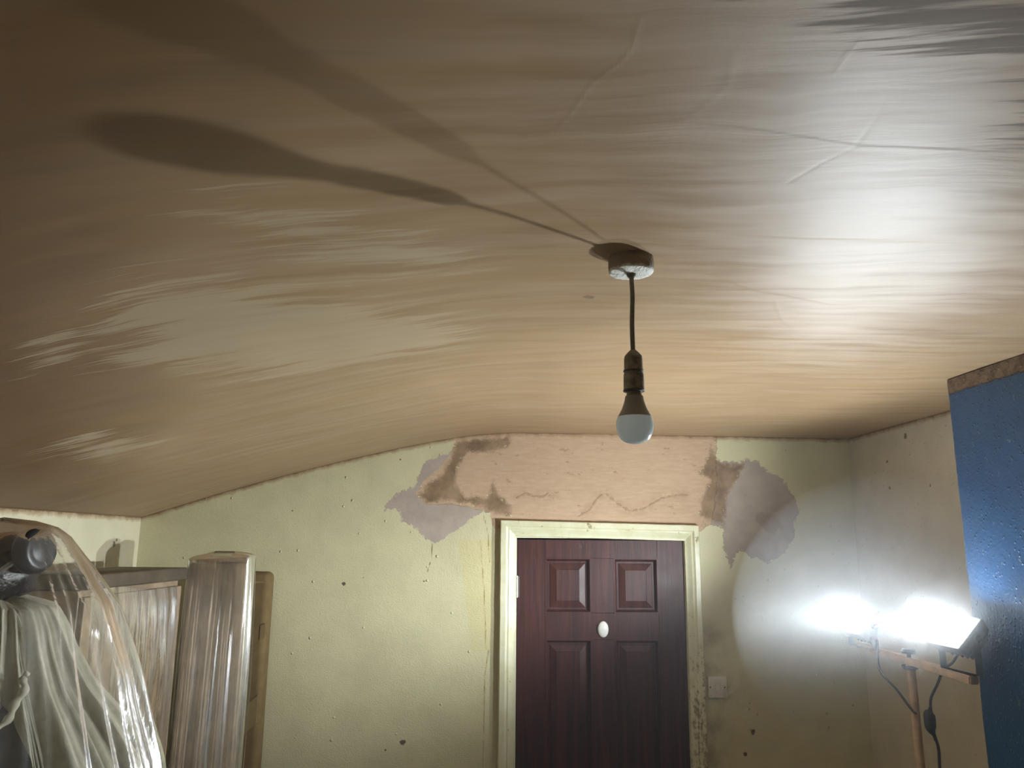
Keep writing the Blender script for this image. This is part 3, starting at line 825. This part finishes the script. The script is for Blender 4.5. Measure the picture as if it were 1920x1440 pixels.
        bmesh.ops.solidify(bmb, geom=list(bmb.faces), thickness=.003)
        hp('bracket', bmb, M_house)
        for s in (-1, 1):
            hp('bolt', lathe([(0, 0), (.009, 0), (.009, .008), (.004, .011), (0, .011)], P + M @ Vector((s*(W+.013), 0, -.016)), 14, e1*s), M_black)
    # cables: one from each head, joined at a plug that hangs beside the pole
    obj('cable', tube([LA+Vector((.045, -.03, -.04)), (1.285, 2.55, 1.665), (1.235, 2.45, 1.60), (1.262, 2.41, 1.55), (1.287, 2.385, 1.500), (1.296, 2.373, 1.487)], .0036, 10), M_cable, root)
    obj('cable', tube([LB+Vector((.045, .03, -.04)), (1.330, 2.22, 1.655), (1.350, 2.30, 1.625), (1.352, 2.345, 1.575), (1.338, 2.36, 1.535), (1.334, 2.362, 1.50)], .0038, 10), M_cable, root)
    c = obj('plug', tube([(1.334, 2.362, 1.508), (1.333, 2.362, 1.500), (1.329, 2.362, 1.490), (1.329, 2.362, 1.468), (1.330, 2.362, 1.448), (1.338, 2.362, 1.430), (1.341, 2.362, 1.418)], lambda t: .005+.011*math.exp(-((t-.48)/.26)**4), 14, True, 5), M_cable, root, smooth=50)
    obj('mains_lead', tube([(1.340, 2.362, 1.424), (1.347, 2.362, 1.39), (1.345, 2.362, 1.30), (1.350, 2.355, 1.0), (1.345, 2.34, .5), (1.35, 2.30, .03), (1.20, 2.0, .006), (.9, 1.2, .006)], .0042, 10), M_cable, root)
build_worklight()

# ------------------------------------------------------------------ furniture under film, left
def build_wardrobe():
    root = empty('wardrobe', (-1.33, 2.78, 0)); tag(root, 'tall brown wooden wardrobe along the left wall, its front hung with clear film', 'wardrobe')
    rz = math.atan2(.053, .65); c, s = math.cos(-rz), math.sin(-rz)
    P0 = Vector((-1.186, 2.45, 0))
    def W(bm):
        for v in bm.verts:
            x, y = v.co.x, v.co.y
            v.co.x, v.co.y = P0.x + x*c - y*s, P0.y + x*s + y*c
        return bm
    # local: x<0 is towards the wall, y runs away from the camera
    dpt, w = .262, .640
    obj('carcass', W(box((-dpt, 0, .06), (-.022, w, 1.82), .003)), M_wood, root)
    obj('plinth', W(box((-dpt, .01, 0), (-.03, w-.01, .06))), M_wood, root)
    for a, b, z0, z1 in ((.004, w/2-.002, 1.16, 1.80), (w/2+.002, w-.004, 1.16, 1.80), (.004, w/2-.002, .08, 1.15), (w/2+.002, w-.004, .08, 1.15)):
        obj('door', W(box((-.022, a, z0), (-.004, b, z1), .003)), M_wood, root)
    obj('top_rail', W(box((-dpt, -.012, 1.822), (.012, w+.004, 1.868), .006, 3)), M_rail, root, smooth=40)
    return W, w
WW, ww = build_wardrobe()

def fold(s, z, seed, sharp=1.4, k=(5, 11, 23)):
    """height of hanging pleats at arc position s and height z"""
    out = 0
    for i, q in enumerate(k):
        ph = mnoise.noise(Vector((seed+i*3.7, z*.9, s*.8)))*2.2
        out += (1-abs(math.sin(q*s+ph+seed*1.3))**sharp)/(i+1.0)
    return out + .5*mnoise.noise(Vector((s*9, z*2.4, seed)))

def film_wardrobe():
    n, mm = 150, 130
    P = np.zeros((n, mm, 3))
    rz = math.atan2(.053, .65); c, s = math.cos(-rz), math.sin(-rz)
    for i in range(n):
        a = i/(n-1)
        for j in range(mm):
            b = j/(mm-1)
            top = 1.812 + .012*math.sin(a*7) - .02*max(0, (a-.8)/.2)
            z = top*(1-b) + .10*b
            off = .004 + min(1, b*14)*(.004 + .017*fold(a*2.4, z, 2.0, 1.2, (4, 9))*(.25+.75*min(1, b*5))) + .010*max(0, mnoise.noise(Vector((a*7, z*6, 5))))
            y = .02 + a*(ww-.075) + .012*mnoise.noise(Vector((z*2, a*4, 3)))
            if b < .03: off -= .004*(1-b/.03)
            P[i, j] = (-1.186 + off*c - y*s, 2.45 + off*s + y*c, z)
    o = grid_obj('plastic_sheet', P, M_hang)
    tag(o, 'clear crinkled plastic film hanging over the wardrobe front, below its dark top rail', 'plastic sheet')
film_wardrobe()

def build_panel():
    root = empty('wrapped_board', (-1.0, 3.16, 0)); tag(root, 'tall brown board standing upright between wardrobe and cardboard box, wrapped in clear film', 'board')
    x0, x1, y0, y1 = -1.124, -.905, 3.105, 3.20
    obj('board', box((x0, y0, .02), (x1, y0+.045, 1.885), .008, 3), M_panel, root, smooth=40)
    obj('board', box((x0+.004, y0+.05, .02), (x1-.006, y1, 1.905), .010, 3), M_panel, root, smooth=40)
    obj('foot', box((x0+.01, y0+.005, 0), (x1-.01, y1-.005, .02)), M_rail, root)
    # film wound round: a pleated tube with a folded-over top
    n, mm = 360, 110; P = np.zeros((n, mm, 3))
    cx, cy = (x0+x1)/2, (y0+y1)/2; hx, hy, rad = (x1-x0)/2+.007, (y1-y0)/2+.008, .014
    # outline: a rounded rectangle walked at even steps, with outward normals
    out = []
    for qx, qy, a0 in ((1, 1, 0), (-1, 1, 90), (-1, -1, 180), (1, -1, 270)):
        for k in range(9):
            a = math.radians(a0 + 90*k/8); out.append((qx*(hx-rad)+rad*math.cos(a), qy*(hy-rad)+rad*math.sin(a), math.cos(a), math.sin(a)))
    out.append(out[0]); out = np.array(out)
    L = np.concatenate([[0], np.cumsum(np.hypot(*np.diff(out[:, :2], axis=0).T))])
    S = np.linspace(0, L[-1], n); O = np.stack([np.interp(S, L, out[:, k]) for k in range(4)], -1)
    def pleat(sv, z, k, seed):
        return 1-abs(math.sin(k*sv + 2.6*mnoise.noise(Vector((seed, z*.7, sv*5)))))**.8
    for i in range(n):
        ox, oy, nx, ny = O[i]; sv = S[i]
        for j in range(mm):
            b = j/(mm-1)
            if b < .10:
                t = b/.10; g = .35+.65*math.sin(t*math.pi/2); f = .001*t
                zz = 1.921 - .012*t*t + .008*ny*(1-t*.5) - .007*(1-ox/hx)*t
            else:
                t = (b-.10)/.90; g = 1; zz = 1.909 - t*1.84 - .007*(1-ox/hx)*(1-t) + .004*ny*(1-t)
                f = .001 + min(1, .10+t*5)*(.016*pleat(sv, zz, 47, 3)*max(0, .7+mnoise.noise(Vector((sv*13, zz*1.3, 8)))) + .008*pleat(sv, zz, 120, 5)*max(0, .5+mnoise.noise(Vector((sv*21, zz*1.6, 2)))) + .0012*pleat(sv, zz, 290, 6))
            P[i, j] = (cx + ox*g + nx*f, cy + oy*g + ny*f, zz)
    tag(grid_obj('wrap_film', P, M_wrap, root), 'clear glossy wrap film in vertical creases')
build_panel()

def build_box():
    root = empty('cardboard_box', (-1.05, 3.47, 0)); tag(root, 'tall flat brown cardboard box with tape, leaning against the wall left of the door', 'cardboard box')
    bm = box((-1.20, 3.425, 0), (-.900, 3.528, 1.838), .026, 5)
    obj('carton', bm, M_card, root, smooth=50)
    def slab(pts, th=.0012):
        bm = bmesh.new(); y = 3.4238
        f = [bm.verts.new((x, y-th, z)) for x, z in pts]; g = [bm.verts.new((x, y+.002, z)) for x, z in pts]
        bm.faces.new(f); bm.faces.new(g[::-1])
        for k in range(len(pts)): bm.faces.new((f[k], f[(k+1) % len(pts)], g[(k+1) % len(pts)], g[k]))
        return bm
    tag(obj('tape', slab([(-1.10, 1.155), (-.912, 1.345), (-.912, 1.235), (-1.10, 1.045)]), M_tape, root), 'paler brown diagonal packing tape')
    tag(obj('tape', slab([(-.922, 1.62), (-.9, 1.63), (-.9, 1.57), (-.922, 1.56)]), M_tape, root), 'scrap of paler tape')
    tag(obj('tape', slab([(-1.17, 1.80), (-.922, 1.80), (-.922, 1.793), (-1.17, 1.793)]), M_tape, root), 'paler brown packing tape')
build_box()

# ------------------------------------------------------------------ dust-sheeted heap, far left
CX, CY = -1.235, 2.07
def build_bag():
    root = empty('padded_roll', (CX, CY, 1.78)); tag(root, 'glossy black padded roll with a round end cap, topmost under the clear dust sheet', 'padded roll')
    ax = Vector((.93, -.22, .10)).normalized(); end = Vector((-1.122, 2.03, 1.944))
    bm = bmesh.new(); bmesh.ops.create_icosphere(bm, subdivisions=5, radius=1)
    q = Vector((0, 0, 1)).rotation_difference(ax)
    for v in bm.verts:
        p = v.co.copy()
        p = Vector((math.copysign(abs(p.x)**.8, p.x)*.085, math.copysign(abs(p.y)**.8, p.y)*.105, math.copysign(abs(p.z)**.6, p.z)*.125))
        k = mnoise.noise(p*22)*.011 + abs(mnoise.noise(p*45+Vector((4, 1, 2))))*.008
        p += p.normalized()*k
        v.co = end - ax*.155 + Vector((0, .015, -.035)) + (q @ p)
        v.co.x = max(v.co.x, XL+.012)
    obj('body', bm, M_bag, root, smooth=True)
    prof = [(0, -.030), (.040, -.028), (.0545, -.018), (.0575, -.004), (.0560, .010), (.0510, .019), (.042, .0225), (.033, .0205), (.026, .0215), (.014, .024), (0, .0245)]
    tag(obj('end_cap', lathe(prof, end, 48, ax), M_disc, root, smooth=60), 'round black end cap')
    tag(obj('strap', tube([end+ax*.020+Vector((-.02, 0, .0)), end+Vector((-.035, -.045, -.035)), end+Vector((-.09, -.075, -.095)), end+Vector((-.15, -.07, -.14))], .007, 10), M_wrap, root), 'twisted clear plastic tie')
build_bag()

def build_core():
    root = empty('cabinet', (-1.30, 2.11, 0)); tag(root, 'dark cabinet beneath the cream cloth, almost hidden by the clear dust sheet', 'cabinet')
    x0, x1, y0, y1 = -1.47, -1.045, 1.97, 2.26
    obj('carcass', box((x0, y0, .05), (x1, y1, 1.575), .006), M_dark, root)
    obj('front', box((x1-.002, y0+.01, .06), (x1+.012, y1-.01, .80), .003), M_dark, root)
    obj('front', box((x1-.002, y0+.01, .81), (x1+.012, y1-.01, 1.565), .003), M_dark, root)
    obj('upper_unit', box((-1.40, 2.02, 1.575), (-1.11, 2.20, 1.775), .006), M_dark, root)
    obj('plinth', box((x0+.01, y0+.01, 0), (x1-.01, y1-.01, .05)), M_dark, root)
build_core()

def drape(name, mat, rad, top, bot, seed, amp, k, a0, a1, n=240, mm=110, y_sq=.9, lim=XL+.006, cap=.0, sharp=1.0):
    """cloth falling from a rounded top: rad(z) is the reach to the right"""
    P = np.zeros((n, mm, 3))
    for i in range(n):
        t = i/(n-1); a = a0 + (a1-a0)*t
        for j in range(mm):
            b = j/(mm-1); bt = bot(t) if callable(bot) else bot
            z = top + (bt-top)*b**1.15
            r = rad(z)
            g = fold(a*1.3, z*.6, seed, sharp, k)
            r = r*(1 + amp*(g-.8)*min(1, b*5)) + .012*mnoise.noise(Vector((math.cos(a)*3, math.sin(a)*3, z*5+seed)))*min(1, b*4)
            x = CX + r*math.cos(a); y = CY + r*math.sin(a)*y_sq
            P[i, j] = (max(x, lim + .002*g), min(y, 2.43), z + .012*mnoise.noise(Vector((a*2, seed, 1)))*(1-b))
    return grid_obj(name, P, mat)

def build_drapes():
    rad = lambda z: float(np.interp(z, [0, 1.0, 1.44, 1.55, 1.62, 1.70, 1.76, 1.805, 1.825, 1.832], [.55, .50, .425, .335, .272, .222, .195, .165, .09, .0]))
    def bot(t):
        # the cloth is gathered up on the camera's left, where the dark cabinet shows
        return float(np.interp(t, [0, .435, .455, .468, .488, .50, 1], [1.55, 1.575, 1.60, 1.58, 1.45, .25, .25]))
    o = drape('cloth', M_cloth, rad, 1.832, bot, 4.0, .11, (6, 13, 27), math.radians(-200), math.radians(110), y_sq=.62, lim=XL+.02)
    tag(o, 'cream cloth draped in long folds over the dark cabinet, under the clear sheet', 'cloth')
    # twisted hem of the cloth where it is gathered up
    h = obj('twisted_hem', tube([(-1.053, 1.945, 1.668), (-1.062, 1.94, 1.655), (-1.052, 1.935, 1.632), (-1.062, 1.92, 1.602), (-1.058, 1.895, 1.575), (-1.075, 1.87, 1.556), (-1.11, 1.86, 1.54)],
            lambda t: .005+.0045*math.sin(math.pi*min(1, t*1.1))+.002*math.sin(t*40), 10), M_cloth, o, smooth=True)
    rad2 = lambda z: float(np.interp(z, [0, 1.0, 1.44, 1.62, 1.72, 1.81, 1.90, 1.98, 2.005, 2.018, 2.022], [.62, .56, .448, .385, .345, .310, .240, .172, .135, .07, .0]))
    o = drape('dust_sheet', M_cover, rad2, 2.022, .06, 9.0, .045, (4, 9, 19), math.radians(-200), math.radians(100), y_sq=.66, lim=XL+.008, sharp=1.6)
    tag(o, 'large clear polythene dust sheet draped over the whole heap in the left corner', 'dust sheet')
    b = bmesh.new(); bmesh.ops.create_icosphere(b, subdivisions=4, radius=1)
    for v in b.verts:
        p = v.co; v.co = Vector((-.925+p.x*.05, 1.93+p.y*.035, 1.405+p.z*.055)) + p*mnoise.noise(p*2.5)*.012
    tag(obj('red_cushion', b, M_red, None, smooth=True), 'small dark red bundle showing through the dust sheet at its foot', 'cushion')
build_drapes()
